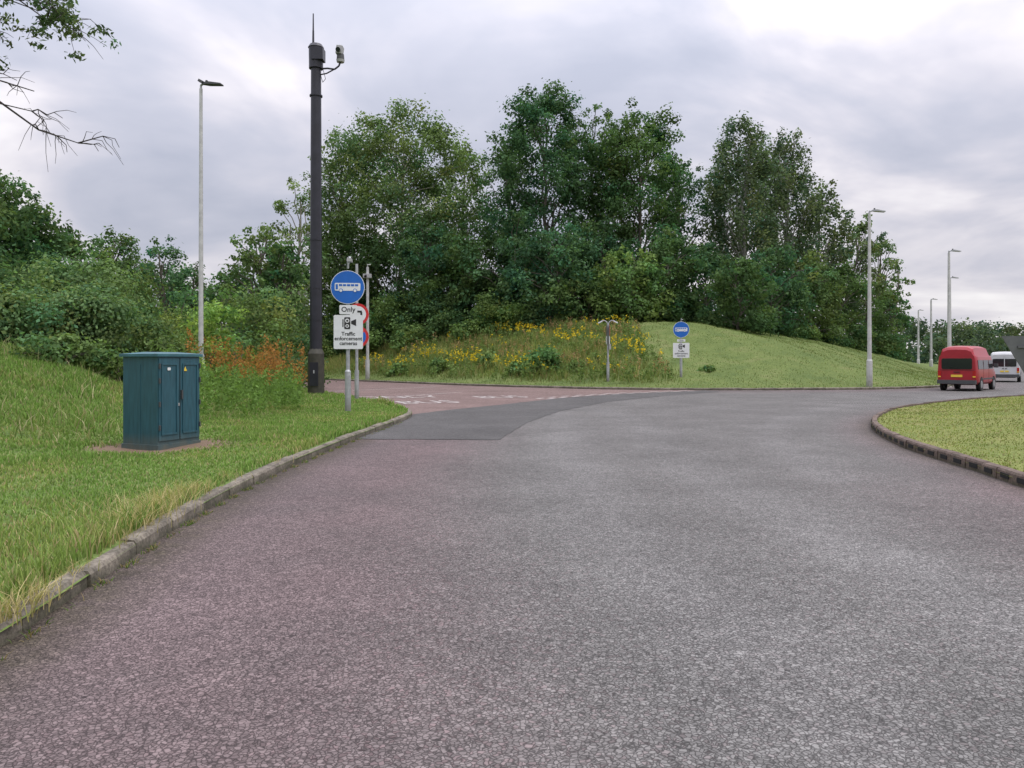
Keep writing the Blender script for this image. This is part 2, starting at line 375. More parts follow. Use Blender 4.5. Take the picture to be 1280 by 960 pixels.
patch=ss((wob(x,y,.8)+.3)/1.6); dry=ss((wob(x+7,y-3,1.3)+.1)/1.3)[:,None]
c=pick(rs,len(x),[(.155,.26,.062),(.20,.30,.088),(.125,.20,.055),(.32,.31,.16)],[.38,.32,.14,.16]); c=c*(1-dry*.5)+dry*.5*c*np.array([1.6,1.14,1.45])
h=rs.uniform(.025,.065,len(x))*(1+1.1*patch)*(1+1.3*ss((d-4)/4))*(1+1.4*(d<.35)*rs.rand(len(x)))
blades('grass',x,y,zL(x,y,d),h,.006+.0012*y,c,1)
x,y,d=scatter(60000,-20,-3,26,52,polyL,kl,.14); m=vis(x,y)&(d<7); x,y,d=x[m],y[m],d[m]
c=pick(rs,len(x),[(.15,.24,.06),(.18,.27,.08),(.28,.27,.14)],[.45,.38,.17])
blades('grass',x,y,zL(x,y,d),rs.uniform(.05,.16,len(x)),.045,c,21)
x,y,d=scatter(100000,-34,-4,13,46,polyL,kl,3.6); m=vis(x,y); x,y,d=x[m],y[m],d[m]
keep=rs.rand(len(x))<ss((wob(x,y,.7)+1.0)/2.2); x,y,d=x[keep],y[keep],d[keep]
c=pick(rs,len(x),[(.15,.23,.06),(.19,.27,.085),(.38,.34,.2),(.28,.28,.14)],[.36,.25,.2,.19])
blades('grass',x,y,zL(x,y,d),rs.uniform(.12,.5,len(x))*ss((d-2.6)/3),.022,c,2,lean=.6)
x,y,d=scatter(190000,-24,46,40,78,polyF,kf,.15); wild=ss((10.8-x)/5)*ss((d-1.0)/2.0)*(.4+.6*ss((wob(x,y,.8)+1)/1.6))
m=(rs.rand(len(x))<.45+.55*wild)&(d<20); x,y,d,wild=x[m],y[m],d[m],wild[m]
c=pick(rs,len(x),[(.115,.165,.045),(.135,.185,.055),(.22,.21,.10),(.17,.185,.07)],[.42,.3,.10,.18],.18); c*=(.85+.25*ss((wob(x,y,.5)+1)/2)+.2*ss((wob(x-5,y,1.5)+.3)/1.4))[:,None]; c=c*(1+wild[:,None]*np.array([.6,.35,.45])*rs.uniform(.5,1.5,(len(x),1)))
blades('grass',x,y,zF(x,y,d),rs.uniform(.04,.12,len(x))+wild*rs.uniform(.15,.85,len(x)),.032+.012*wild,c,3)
x,y,d=scatter(120000,6.3,24,8.5,33,polyI,ki,.14,True); m=vis(x,y); x,y,d=x[m],y[m],d[m]
c=pick(rs,len(x),[(.18,.225,.06),(.21,.25,.07),(.34,.31,.16)],[.38,.27,.35]); c*=(.8+.4*ss((wob(x,y,1.6)+1)/2))[:,None]
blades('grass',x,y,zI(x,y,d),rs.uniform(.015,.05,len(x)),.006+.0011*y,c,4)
tx=[];ty=[];th=[]
for (cx,cy,r,n,hh) in [(-3.28,6.2,.12,150,.2),(-3.38,6.8,.16,240,.27),(-3.42,7.3,.18,280,.3),(-3.5,7.9,.15,220,.28),(-3.52,8.5,.15,170,.24),(-3.05,5.3,.1,60,.14),(-2.88,4.45,.07,170,.22),(-2.92,4.75,.07,150,.19),(-3.55,9.6,.12,60,.18),(-3.5,11.2,.15,60,.18),(-3.5,13.2,.15,40,.18),(-4.1,7.6,.25,90,.2)]:
    tx+=list(cx+rs.randn(n)*r*.7); ty+=list(cy+rs.randn(n)*r*1.3); th+=list(hh*rs.uniform(.5,1.15,n))
tx=np.array(tx);ty=np.array(ty);th=np.array(th); m=pdist(tx,ty,kl)>.03; tx,ty,th=tx[m],ty[m],th[m]
c=pick(rs,len(tx),[(.48,.40,.22),(.40,.35,.17),(.3,.3,.1)],[.5,.3,.2])
blades('dry_grass',tx,ty,np.full(len(tx),.11),th,.006,c,6,lean=.8)
gx=[];gy=[]
for i in range(130):
    k=kl[rs.randint(18,58)]; n=rs.randint(4,18); gx+=list(k[0]+.03+rs.rand(n)*.07); gy+=list(k[1]+rs.randn(n)*.07)
gx=np.array(gx);gy=np.array(gy); blades('weeds',gx,gy,np.zeros(len(gx)),rs.uniform(.02,.07,len(gx)),.01,pick(rs,len(gx),[(.1,.16,.04),(.25,.2,.1)],[.6,.4]),7,lean=.9)
def leafquads(P,Nn,size,C,r,asp=.6):
    n=len(P); Nn=Nn/np.linalg.norm(Nn,axis=1,keepdims=True); a=np.cross(Nn,r.randn(n,3)); a/=np.linalg.norm(a,axis=1,keepdims=True)+1e-9; b=np.cross(Nn,a)
    s=(size*r.uniform(.55,1.35,(n,1)))/2
    V=np.stack([P-a*s,P+b*s*asp-a*s*.15,P+a*s+Nn*s*.2,P-b*s*asp-a*s*.15],1).reshape(-1,3)
    Q=np.arange(n*4).reshape(n,4); return V,Q,np.repeat(C,4,0)
def stalks(x,y,z,h,col,seed,n=30,leaf=.05,lo=.45):
    r=R(seed)
    X=np.repeat(x,n);Y=np.repeat(y,n);Z=np.repeat(z,n);H=np.repeat(h,n)
    f=r.uniform(lo,1,len(X)); px=X+r.randn(len(X))*.05;py=Y+r.randn(len(X))*.05;pz=Z+H*f
    return leafquads(np.stack([px,py,pz],-1),r.randn(len(X),3),leaf,np.array(col)*r.uniform(.6,1.3,(len(X),1)),r)
x,y,d=scatter(7000,-17,-6,19,36,polyL,kl,3.0); m=(x/y<-.27)&(x/y>-.43); x,y,d=x[m],y[m],d[m]; k=rs.rand(len(x))<ss((wob(x,y,1.1)+.2)); xr,yr,dr=x[k][:170],y[k][:170],d[k][:170]
V,Q,C=stalks(xr,yr,zL(xr,yr,dr),rs.uniform(1.2,2.3,len(xr)),(.34,.17,.06),8,44,.075,.6); quad_mesh('dock_plants',V,Q,[M_leaf],col=C)
x,y,d=scatter(9000,-17,-6,17,36,polyL,kl,2.8); m=(x/y<-.27)&(x/y>-.47); x,y,d=x[m][:420],y[m][:420],d[m][:420]
V,Q,C=stalks(x,y,zL(x,y,d),rs.uniform(.6,1.4,len(x)),(.15,.24,.07),18,50,.085,.2); quad_mesh('weeds',V,Q,[M_leaf],col=C)
x,y,d=scatter(9000,-14,9,42,64,polyF,kf,2.2); m=(rs.rand(len(x))<ss(wob(x,y,.9)))&(d<15); x,y,d=x[m][:480],y[m][:480],d[m][:480]
V,Q,C=stalks(x,y,zF(x,y,d),rs.uniform(.7,1.25,len(x)),(.62,.46,.04),9,5,.13,.75); quad_mesh('yellow_flowers',V,Q,[M_leaf],col=C)
x,y,d=scatter(9000,-14,9,42,64,polyF,kf,2.2); m=(rs.rand(len(x))<ss(wob(x+4,y,.9)))&(d<15); x,y,d=x[m][:260],y[m][:260],d[m][:260]
V,Q,C=stalks(x,y,zF(x,y,d),rs.uniform(.5,1.2,len(x)),(.34,.24,.13),10,16,.11); quad_mesh('dock_plants',V,Q,[M_leaf],col=C)
x,y,d=scatter(9000,-14,9,42,64,polyF,kf,1.5); m=(d<15); x,y,d=x[m][:850],y[m][:850],d[m][:850]
V,Q,C=stalks(x,y,zF(x,y,d),rs.uniform(.4,1.1,len(x)),(.16,.225,.08),19,30,.13,.15); quad_mesh('weeds',V,Q,[M_leaf],col=C)

# ---------------------------------------------------------------- trees
def tube(pts,rr,n=5):
    pts=np.array(pts,float); V=[]
    for i,p in enumerate(pts):
        d=pts[min(i+1,len(pts)-1)]-pts[max(i-1,0)]; d/=np.linalg.norm(d)+1e-9
        a=np.cross(d,[.3,1,.1]); a/=np.linalg.norm(a); b=np.cross(d,a)
        for k in range(n):
            t=6.2832*k/n; V.append(p+rr[i]*(a*math.cos(t)+b*math.sin(t)))
    Q=[]
    for i in range(len(pts)-1):
        for k in range(n): Q.append((i*n+k,i*n+(k+1)%n,(i+1)*n+(k+1)%n,(i+1)*n+k))
    return np.array(V),np.array(Q)
def branch(r,a,b,r0,r1,k=6,w=.12,droop=0):
    a=np.array(a,float);b=np.array(b,float); L=np.linalg.norm(b-a); t=np.linspace(0,1,k)[:,None]
    p=a*(1-t)+b*t; off=r.randn(k,3)*w*L*.25; off[0]=0; off[-1]=0; p=p+off; p[:,2]+=np.sin(np.pi*t[:,0])*L*.12-droop*t[:,0]**2
    return p,np.linspace(r0,r1,k)
NF=0; CG=1.26
def plant(name,clumps,leaf,col,seed,limbs=None,dens=1.0,vflat=.8,shell=.55,droop=False,asp=.7,bark=None,tail=.14):
    global NF
    r=R(seed); Vs=[];Qs=[];Cs=[];Ms=[];o=0
    def push(V,Q,C,m):
        nonlocal o
        Vs.append(V);Qs.append(Q+o);Cs.append(C);Ms.append(np.full(len(Q),m)); o+=len(V)
    cl=np.array(clumps)
    per=(cl[:,3]**2*12.57/(leaf*leaf*.42)*.46*dens).astype(int)+4
    idx=np.repeat(np.arange(len(cl)),per); n=len(idx)
    D=r.randn(n,3); D/=np.linalg.norm(D,axis=1,keepdims=True)
    ph=r.rand(len(cl),3)*6.28; lump=1+.25*np.sin(D[:,0]*5+ph[idx,0])*np.sin(D[:,1]*5+ph[idx,1])+.22*np.sin(D[:,2]*7+ph[idx,2])
    rf=(1-shell*r.rand(n)**1.4)*lump+r.exponential(tail,n)*(r.rand(n)<.4)
    sc3=np.array([1,1,vflat]); P=cl[idx,:3]+D*sc3*(cl[idx,3]*rf)[:,None]
    if droop: P[:,2]-=r.exponential(.5,n)*cl[idx,3]*.9
    Nn=D*.8+np.array([0,0,.55])+r.randn(n,3)*.55
    cc=CG*np.array(col)*(r.uniform(.65,1.4,len(cl))[idx]*r.uniform(.65,1.35,n))[:,None]
    cc=cc*(1+np.array([.28,.06,-.1])*(r.randn(len(cl))[idx]*.5)[:,None])
    V,Q,C=leafquads(P,Nn,leaf,np.clip(cc,.005,.6),r,asp); push(V,Q,C,0); NF+=len(Q)
    if limbs:
        for p,rr in limbs:
            V,Q=tube(p,rr); push(V,Q,np.full((len(V),3),.1),1)
    return quad_mesh(name,np.vstack(Vs),np.vstack(Qs),[M_leaf,bark or M_bark],np.concatenate(Ms),np.vstack(Cs))
def tree(name,x,y,gz,top,w,seed,col=(.06,.10,.03),low=.18,nc=150,leaf=.3,kind='round',dens=1.,trunk=.28,bark=None,cr=(.06,.12)):
    r=R(seed); H=top-gz; z0=gz+H*low; z1=top; cl=[]; ph=r.rand(4)*6.28
    for i in range(nc):
        h=r.rand()**.9; a=r.rand()*6.283
        if kind=='round': p=math.sqrt(max(.02,1-((h-.42)/.6)**2)) if h>.42 else .78+.22*h/.42
        else: p=(math.sin(math.pi*(h*.72+.22)))**.8
        p*=1+.16*math.sin(a*2+ph[0])+.14*math.sin(a*3+h*6+ph[1])+.10*math.sin(a*5+h*11+ph[2])
        rr=.25+.75*r.rand()**.45; q=w*r.uniform(*cr)
        hz=z0+h*(z1-z0-q)*(1-.12*abs(math.sin(a*1.5+ph[3]))*(h>.7))
        cl.append((x+math.cos(a)*rr*p*(w/2-q*.5),y+math.sin(a)*rr*p*(w/2-q*.5),hz,q*(1.1-.35*h)))
    T=[]; lean=r.randn(2)*w*.03
    k=9; tt=np.linspace(0,1,k); tp=np.stack([x+lean[0]*tt+r.randn(k)*.15,y+lean[1]*tt+r.randn(k)*.15,gz-.3+tt*H*.86],-1)
    tr=trunk*(1-tt*.85); T.append((tp,tr))
    for j in r.choice(nc,min(nc,34),replace=False):
        c=cl[j]; f=np.clip((c[2]-gz)/(H*.86)-.22,.12,.85); ii=f*(k-1); i0=int(ii); s=tp[i0]*(1-ii+i0)+tp[i0+1]*(ii-i0)
        T.append(branch(r,s,c[:3],trunk*.4*(1-f*.6),.03,5,.14))
    bi='birch' in name
    return plant(name,cl,leaf,col,seed+100,T,dens=dens,droop=bi,vflat=1.3 if bi else .8,bark=bark,tail=.22)
def P(u,Y): return (u-640)/960*Y   # survey bearing -> world x at range Y
def zt(v,Y): return 1.6+(450-v)/960*Y
def gF(x,y): return float(zF(np.array([x]),np.array([y]))[0])
def gL(x,y): return float(zL(np.array([x]),np.array([y]))[0])
def gI(x,y): return float(zI(np.array([x]),np.array([y]))[0])
def yk(u): return float(np.interp(u,[380,430,480,560,640,700,1090],[64,60,55,50,45.5,43,41.5]))
M_birch=paint('birch_bark',(.26,.25,.23),.8,0,.4,5,.3)
M_ashb=paint('ash_bark',(.24,.23,.19),.9,0,.3,4,.3)
ASH=(.105,.155,.068); OAK=(.062,.108,.045); MAP=(.058,.112,.057); BIR=(.078,.108,.062); LIG=(.11,.17,.06)
big=[('ash_tree',500,112,76,190,1,ASH,'round',200,.6,M_ashb,.2),
('ash_tree',430,142,78,105,2,ASH,'round',110,.55,M_ashb,.25),
('ash_tree',575,160,80,105,3,(.09,.14,.058),'round',115,.7,M_ashb,.22),
('ash_tree',372,208,72,100,15,ASH,'round',90,.7,M_ashb,.1),
('maple_tree',682,84,72,142,4,MAP,'round',220,.9,M_bark,.15),
('maple_tree',640,145,77,90,41,MAP,'round',100,.9,M_bark,.3),
('maple_tree',742,106,76,92,5,OAK,'round',120,.9,None,.2),
('oak_tree',800,114,72,138,6,OAK,'round',210,.95,None,.12),
('oak_tree',850,180,78,90,7,MAP,'round',100,1.,None,.1),
('birch_tree',926,116,74,105,8,BIR,'tall',190,.95,M_birch,.1),
('birch_tree',984,138,78,92,9,BIR,'tall',150,.95,M_birch,.1),
('birch_tree',955,142,84,95,10,BIR,'tall',130,.95,M_birch,.15),
('birch_tree',902,180,80,70,17,BIR,'tall',90,.95,M_birch,.15),
('birch_tree',1028,215,82,85,11,BIR,'tall',130,.95,M_birch,.08),
('oak_tree',1068,252,90,78,12,(.085,.12,.058),'round',100,1,None,.08),
('oak_tree',1100,282,98,64,13,OAK,'round',85,1,None,.08),
('oak_tree',1118,308,106,42,14,OAK,'round',60,1,None,.05)]
for (nm,u,v,Y_,wp,sd,col,kd,nc,dn,bk,low) in big:
    x=P(u,Y_); tree(nm,x,Y_,gF(x,Y_),zt(v,Y_),wp*Y_/960*1.08,sd,col,low,nc,.28 if Y_<81 else .36,kd,dn,bark=bk)
mid=[(400,290,95,LIG),(440,235,100,LIG),(470,290,100,OAK),(530,262,105,MAP),(590,258,105,OAK),(640,245,115,MAP),(700,268,115,MAP),(665,325,100,LIG),(750,258,110,MAP),(790,296,105,LIG),(835,280,105,OAK),(880,296,100,MAP),(925,310,100,OAK),(965,296,100,MAP),(1010,305,100,(.09,.135,.055)),(1050,320,85,OAK),(1085,338,75,(.075,.12,.05)),(1112,352,55,OAK),(735,330,100,(.095,.15,.055)),(560,322,100,LIG),(610,330,90,OAK)]
for i,(u,v,wp,col) in enumerate(mid):
    y=max(yk(u)+17+(i%3)*2+(3 if 650<u<900 else 0),57+max(0,u-900)*.15); x=P(u,y); tree('sycamore_tree' if i%2 else 'hawthorn_tree',x,y,gF(x,y),zt(v,y),wp*y/960,60+i,col,.02,90,.28,'round',.85,trunk=.15,cr=(.075,.145))
def bush(name,x,y,gz,top,w,seed,col,nc=34,leaf=.2,dens=1.,cr=(.085,.18)):
    r=R(seed); H=top-gz; cl=[]; ph=r.rand(3)*6.28
    for i in range(nc):
        a=r.rand()*6.283; q=w*r.uniform(*cr); h=r.rand()**.8; p=math.sqrt(max(0.03,1-h*h*.85))*(1+.2*math.sin(a*3+ph[0]))
        rr=r.rand()**.5; cl.append((x+math.cos(a)*rr*p*(w/2-q*.5),y+math.sin(a)*rr*p*(w/2-q*.5),gz+h*max(.1,(H-q*.85)*(1-.25*abs(math.sin(a+ph[1])))),q))
    T=[branch(r,(x+r.randn()*.15,y+r.randn()*.15,gz-.1),c[:3],.05,.012,5) for c in cl[:12]]
    return plant(name,cl,leaf,col,seed+7,T,dens=dens,tail=.3)
bs=[(495,352,95,LIG,15),(530,345,80,(.095,.155,.06),16),(470,395,70,OAK,14),(560,362,75,OAK,16),(612,360,75,LIG,17),(642,366,65,(.11,.175,.06),18),(590,392,55,LIG,15),(520,400,55,LIG,13),(670,385,55,OAK,18),(680,428,62,(.085,.15,.055),5),(652,441,42,(.10,.16,.06),4.5),(700,380,60,LIG,21),(735,378,55,OAK,21),(770,378,55,OAK,21.5),(808,380,60,MAP,22),(845,384,55,OAK,22),(885,388,55,LIG,22.5),(925,393,55,OAK,24),(965,400,55,OAK,26.5),(1005,406,50,LIG,29),(1040,414,48,OAK,33),(1070,420,45,OAK,39),(1098,426,42,OAK,46),(1120,430,38,OAK,55),(430,400,70,OAK,14),(400,420,60,LIG,10),(885,455,24,LIG,3),(550,444,34,LIG,4.5),(720,447,30,LIG,5),(610,438,34,(.13,.19,.07),6),(500,450,30,LIG,4),(745,440,24,(.12,.18,.07),6)]
for i,(u,v,wp,col,off) in enumerate(bs):
    y=yk(u)+off; x=P(u,y); bush('bush',x,y,gF(x,y)-.1,zt(v,y),wp*y/960,200+i,col,leaf=.21)
lb=[(20,22,345,190,(.095,.145,.062),66),(100,23,345,170,(.1,.15,.066),66),(170,25,370,140,(.095,.145,.058),48),(215,27,398,80,(.11,.165,.06),26),(-60,22,310,220,OAK,50),(0,30,310,170,(.075,.12,.05),44),(90,34,305,170,(.105,.155,.065),44),(165,39,326,140,(.1,.15,.055),36),(232,41,350,115,(.115,.17,.065),30),
(275,33,345,100,(.14,.22,.06),30),(258,31,365,75,(.135,.21,.06),20),(315,38,325,120,(.095,.14,.055),32),(352,41,345,110,(.085,.13,.055),30),(300,31,420,60,(.12,.185,.065),14),(342,36,390,80,(.1,.155,.055),20),(372,44,395,80,OAK,20),(235,24,432,60,(.13,.2,.07),14),(330,42,440,70,LIG,12),(150,21,425,90,(.11,.17,.06),18),(70,20.5,410,120,(.1,.155,.06),26)]
for i,(u,y,v,wp,col,nc) in enumerate(lb):
    x=P(u,y); bush('bush',x,y,gL(x,y)-.1,zt(v,y),wp*y/960,300+i,col,nc=nc,leaf=.12 if y<28 else .17,dens=.8)
lt=[(-25,44,180,210,OAK),(30,47,232,150,MAP),(90,55,268,130,(.07,.115,.045)),(140,62,272,95,OAK),(205,70,282,95,MAP),(240,74,318,70,OAK),(290,60,322,80,OAK),(325,52,266,95,(.09,.14,.06)),(356,50,290,75,OAK),(-90,40,150,210,OAK),(170,80,300,90,OAK)]
for i,(u,y,v,wp,col) in enumerate(lt):
    x=P(u,y); gz=gL(x,y) if x<-20 else 2; tree('oak_tree' if i%3 else 'hawthorn_tree',x,y,gz,zt(v,y),wp*y/960,400+i,col,.03,110,.26,'round',.85,cr=(.07,.14))
r=R(77); cl=[]
for i in range(300):
    u=r.uniform(1125,1420); Y_=r.uniform(150,260); x=P(u,Y_); topv=np.interp(u,[1125,1135,1170,1215,1250,1300,1420],[388,390,393,400,404,394,388])-8; q=r.uniform(1.6,3.2); tz=zt(topv+r.uniform(0,14),Y_)
    cl.append((x,Y_,r.uniform(.5,tz-q),q))
plant('distant_trees',cl,.8,(.055,.082,.05),78,dens=.8)
cl=[]
for i in range(220):
    u=r.uniform(-300,460); Y_=r.uniform(95,130); x=P(u,Y_); q=r.uniform(1.6,3.2); cl.append((x,Y_,r.uniform(2,13-q+r.uniform(0,2)),q))
plant('distant_trees',cl,.7,(.06,.095,.045),79,dens=.8)
# near overhanging ash
r=R(31); tx0,ty0=-10.6,7.2; tz0=gL(tx0,ty0); T=[]; tp,tr=branch(r,(tx0,ty0,tz0-.3),(tx0+.4,ty0+.2,tz0+7.5),.24,.06,8,.04); T.append((tp,tr)); cl=[]
for i in range(60):
    a=r.rand()*6.28; rr=r.rand()**.5*2.4; cl.append((tx0-.7+math.cos(a)*rr,ty0-.8+math.sin(a)*rr,tz0+4+r.rand()*5.5,r.uniform(.35,.7)))
for c in cl[:25]: T.append(branch(r,tp[min(7,max(2,int((c[2]-tz0)/1.1)))],c[:3],.05,.012,5))
def spray(tip,root,nt,leafy,r0=.035,dn=0.):
    p,rr=branch(r,root,tip,r0,.006,9,.12); T.append((p,rr))
    for j in range(nt):
        i=min(r.randint(4,9),8); s=p[i]; e_=s+np.array([r.uniform(.1,.6),r.uniform(-.4,.4),r.uniform(-.3,.22)-dn])*(.35+.65*r.rand())
        q,qr=branch(r,s,e_,.009,.0035,5,.3); T.append((q,qr))
        for kk in range(4):
            e2=e_+r.randn(3)*.12-np.array([0,0,.04]); T.append(branch(r,q[r.randint(1,4)],e2,.005,.002,4,.25))
            if r.rand()<leafy:
                for _ in range(2): cl.append((e2[0]+r.randn()*.06,e2[1]+r.randn()*.06,e2[2]+r.randn()*.05,r.uniform(.045,.10)))
spray((-5.2,9.2,4.2),(-9.4,7.9,5.0),14,.0,.04,.03)
spray((-5.5,8.8,4.45),(-9.4,7.9,4.9),9,.02)
spray((-5.6,9.0,4.75),(-9.4,7.9,4.8),8,.02)
spray((-5.2,8.6,5.4),(-9.8,7.6,5.6),12,.7)
spray((-5.5,8.9,5.65),(-9.8,7.6,5.9),11,.9)
spray((-5.3,8.2,5.45),(-9.8,7.6,6.2),11,.9)
spray((-5.8,8.6,5.35),(-9.8,7.6,6.0),11,.9)
M_bark2=paint('twig_bark',(.05,.042,.038),.9,0,.3,6)
plant('ash_tree',cl,.065,(.065,.095,.045),33,T,dens=.85,bark=M_bark2,asp=.45,tail=.3)

# ---------------------------------------------------------------- utility cabinet
b=MB(); W,Dp,H=.93,.80,1.5
b.box((0,0,.05),(W+.04,Dp+.04,.12),M_cab); b.box((0,0,.11+H/2),(W,Dp,H),M_cab)
z=.11+H; lw,ld=W/2+.045,Dp/2+.045
b.add([(-lw,-ld,z+.002),(lw,-ld,z+.002),(lw,ld,z+.002),(-lw,ld,z+.002),(-lw,-ld,z+.05),(lw,-ld,z+.05),(lw,ld,z+.05),(-lw,ld,z+.05),(-lw*.7,0,z+.085),(lw*.7,0,z+.085)],
 [(3,2,1,0),(0,1,5,4),(1,2,6,5),(2,3,7,6),(3,0,4,7),(4,5,9,8),(6,7,8,9),(5,6,9),(7,4,8)],M_cabtop)
for sx in(-1,1):
    dx=sx*W/4; fy=-Dp/2-.008
    b.box((dx,fy,.13+H/2),(W/2-.02,.02,H-.08),M_cab)
    x0,x1,z0_,z1_=dx-W/4+.07,dx+W/4-.07,.28,H-.02
    for (cx,cz,sx_,sz_) in((dx,z0_,W/2-.12,.03),(dx,z1_,W/2-.12,.03),(x0,(z0_+z1_)/2,.03,z1_-z0_-.032),(x1,(z0_+z1_)/2,.03,z1_-z0_-.032),):
        b.box((cx,fy-.017,cz),(sx_,.014,sz_),M_cab)
    for zz in (.4,.8,1.2,1.45): b.box((dx+sx*(W/4-.015),fy-.02,zz),(.022,.03,.09),M_plast)
b.box((0,-Dp/2-.019,.13+H/2),(.012,.006,H-.1),M_dark)
b.box((.03,-Dp/2-.035,.95),(.03,.03,.16),M_plast); b.box((-.04,-Dp/2-.03,.78),(.025,.02,.05),M_galv)
b.prism([(.07,1.36),(.15,1.36),(.11,1.44)],-Dp/2-.032,-Dp/2-.027,M_yellow)
b.rrect(-.25,1.4,.07,.05,.01,-Dp/2-.03,-Dp/2-.026,M_white)
b.box((-W/2-.003,0,.8),(.006,.02,H-.15),M_cab)
b.build('utility_cabinet',(CAB[0],CAB[1],gL(*CAB)-.03),rad(68),.008)

# ---------------------------------------------------------------- CCTV mast
mx,my=-8.42,33; b=MB(); gz=.12
b.cyl((0,0,gz-.2),(0,0,zt(442,33)),.36,.35,M_mastbase,10); b.cyl((0,0,zt(442,33)),(0,0,zt(436,33)),.35,.27,M_mastbase,10)
b.box((.0,-.35,1.),(.36,.04,1.),M_black); b.box((.0,-.375,1.1),(.05,.02,.14),M_galv)
b.cyl((0,0,zt(437,33)),(0,0,zt(85,33)),.265,.215,M_black,20)
for vv in (360,300,120,400): b.cyl((0,0,zt(vv,33)-.03),(0,0,zt(vv,33)+.03),.275,.275,M_black,20)
b.cyl((0,0,zt(86,33)),(0,0,zt(82,33)),.3,.3,M_black,20); b.cyl((0,0,zt(82,33)),(0,0,zt(60,33)),.30,.31,M_black,16); b.cyl((0,0,zt(60,33)),(0,0,zt(56,33)),.34,.26,M_black,16)
b.box((.12,-.1,zt(70,33)),(.5,.5,.5),M_black)
b.cyl((-.12,0,zt(58,33)),(-.12,0,zt(38,33)),.05,.04,M_black,8); b.cyl((-.12,0,zt(38,33)),(-.12,0,zt(17,33)),.035,.025,M_black,6)
pz=zt(86,33); b.path([(.2,0,pz),(.5,0,pz+.02),(.8,0,pz-.02),(.98,0,pz+.12),(1.05,0,pz+.3)],.04,M_black)
b.path([(.2,0,pz-.25),(.45,0,pz-.2),(.75,0,pz-.04)],.03,M_black)
b.cyl((1.05,0,pz+.28),(1.05,0,pz+.38),.16,.18,M_cam,14); b.cyl((1.05,0,pz+.38),(1.05,0,pz+.62),.17,.15,M_plast,14); b.box((1.02,0,pz+.78),(.26,.34,.34),M_cam,Matrix.Rotation(.15,3,'Y')); b.cyl((1.0,-.16,pz+.76),(1.0,-.3,pz+.72),.09,.1,M_glass,12)
b.cyl((1.05,0,pz+.94),(1.05,0,pz+1.02),.09,.05,M_cam,10)
b.path([(.3,-.05,pz),(.42,-.05,pz-.45),(.3,-.05,pz-.6),(.22,-.05,pz-.3)],.012,M_black,5)
b.build('cctv_mast',(mx,my,0),0)

# ---------------------------------------------------------------- street lamps
def lamp(x,y,gz,top,ang,arm=.55,r0=.09,head=.7,bulky=False):
    b=MB(); h=top-gz
    b.cyl((0,0,-.3),(0,0,1.4),r0*1.35,r0*1.3,M_lampgrey,14); b.cyl((0,0,1.4),(0,0,1.5),r0*1.3,r0*.95,M_lampgrey,14)
    b.cyl((0,0,1.5),(0,0,h-.15),r0*.95,r0*.6,M_lampgrey,14); b.box((0,-r0*1.3,.8),(.1,.012,.55),M_lampgrey)
    b.path([(0,0,h-.18),(0,0,h-.02),(arm*.3,0,h+.03)],r0*.42,M_galv)
    b.add([(arm*.25,-.05,h),(arm*.25,.05,h),(arm*.25+head*.3,.15,h-.02),(arm*.25+head,.13,h-.06),(arm*.25+head,-.13,h-.06),(arm*.25+head*.3,-.15,h-.02),
           (arm*.25,-.05,h+.07),(arm*.25,.05,h+.07),(arm*.25+head*.3,.15,h+.08),(arm*.25+head,.13,h-.01),(arm*.25+head,-.13,h-.01),(arm*.25+head*.3,-.15,h+.08)],
          [(5,4,3,2,1,0),(6,7,8,9,10,11)]+[(i,(i+1)%6,(i+1)%6+6,i+6) for i in range(6)],M_plast if bulky else M_galv)
    b.cyl((arm*.25+head*.2,0,h+.06),(arm*.25+head*.2,0,h+.16),.045,.045,M_plast,10)
    if bulky: b.box((.02,0,h+.12),(.2,.2,.1),M_plast,Matrix.Rotation(.5,3,'Y'))
    b.build('street_lamp',(x,y,gz),ang)
lamp(-12.15,30,gL(-12.15,30),zt(106,30),rad(-8),.3,.1,.8,True)
lamp(P(1090,42),42.3,.15,9.8,0,.55,.12)
lamp(P(1197,55.5),56.6,.15,zt(311,55.5),0,.55,.13); lamp(44.2,77.5,.2,9.9,0,.55,.15); lamp(57.3,105,.2,9.9,0,.55,.17); lamp(P(1148,128),128,.2,9.9,0,.55,.18)

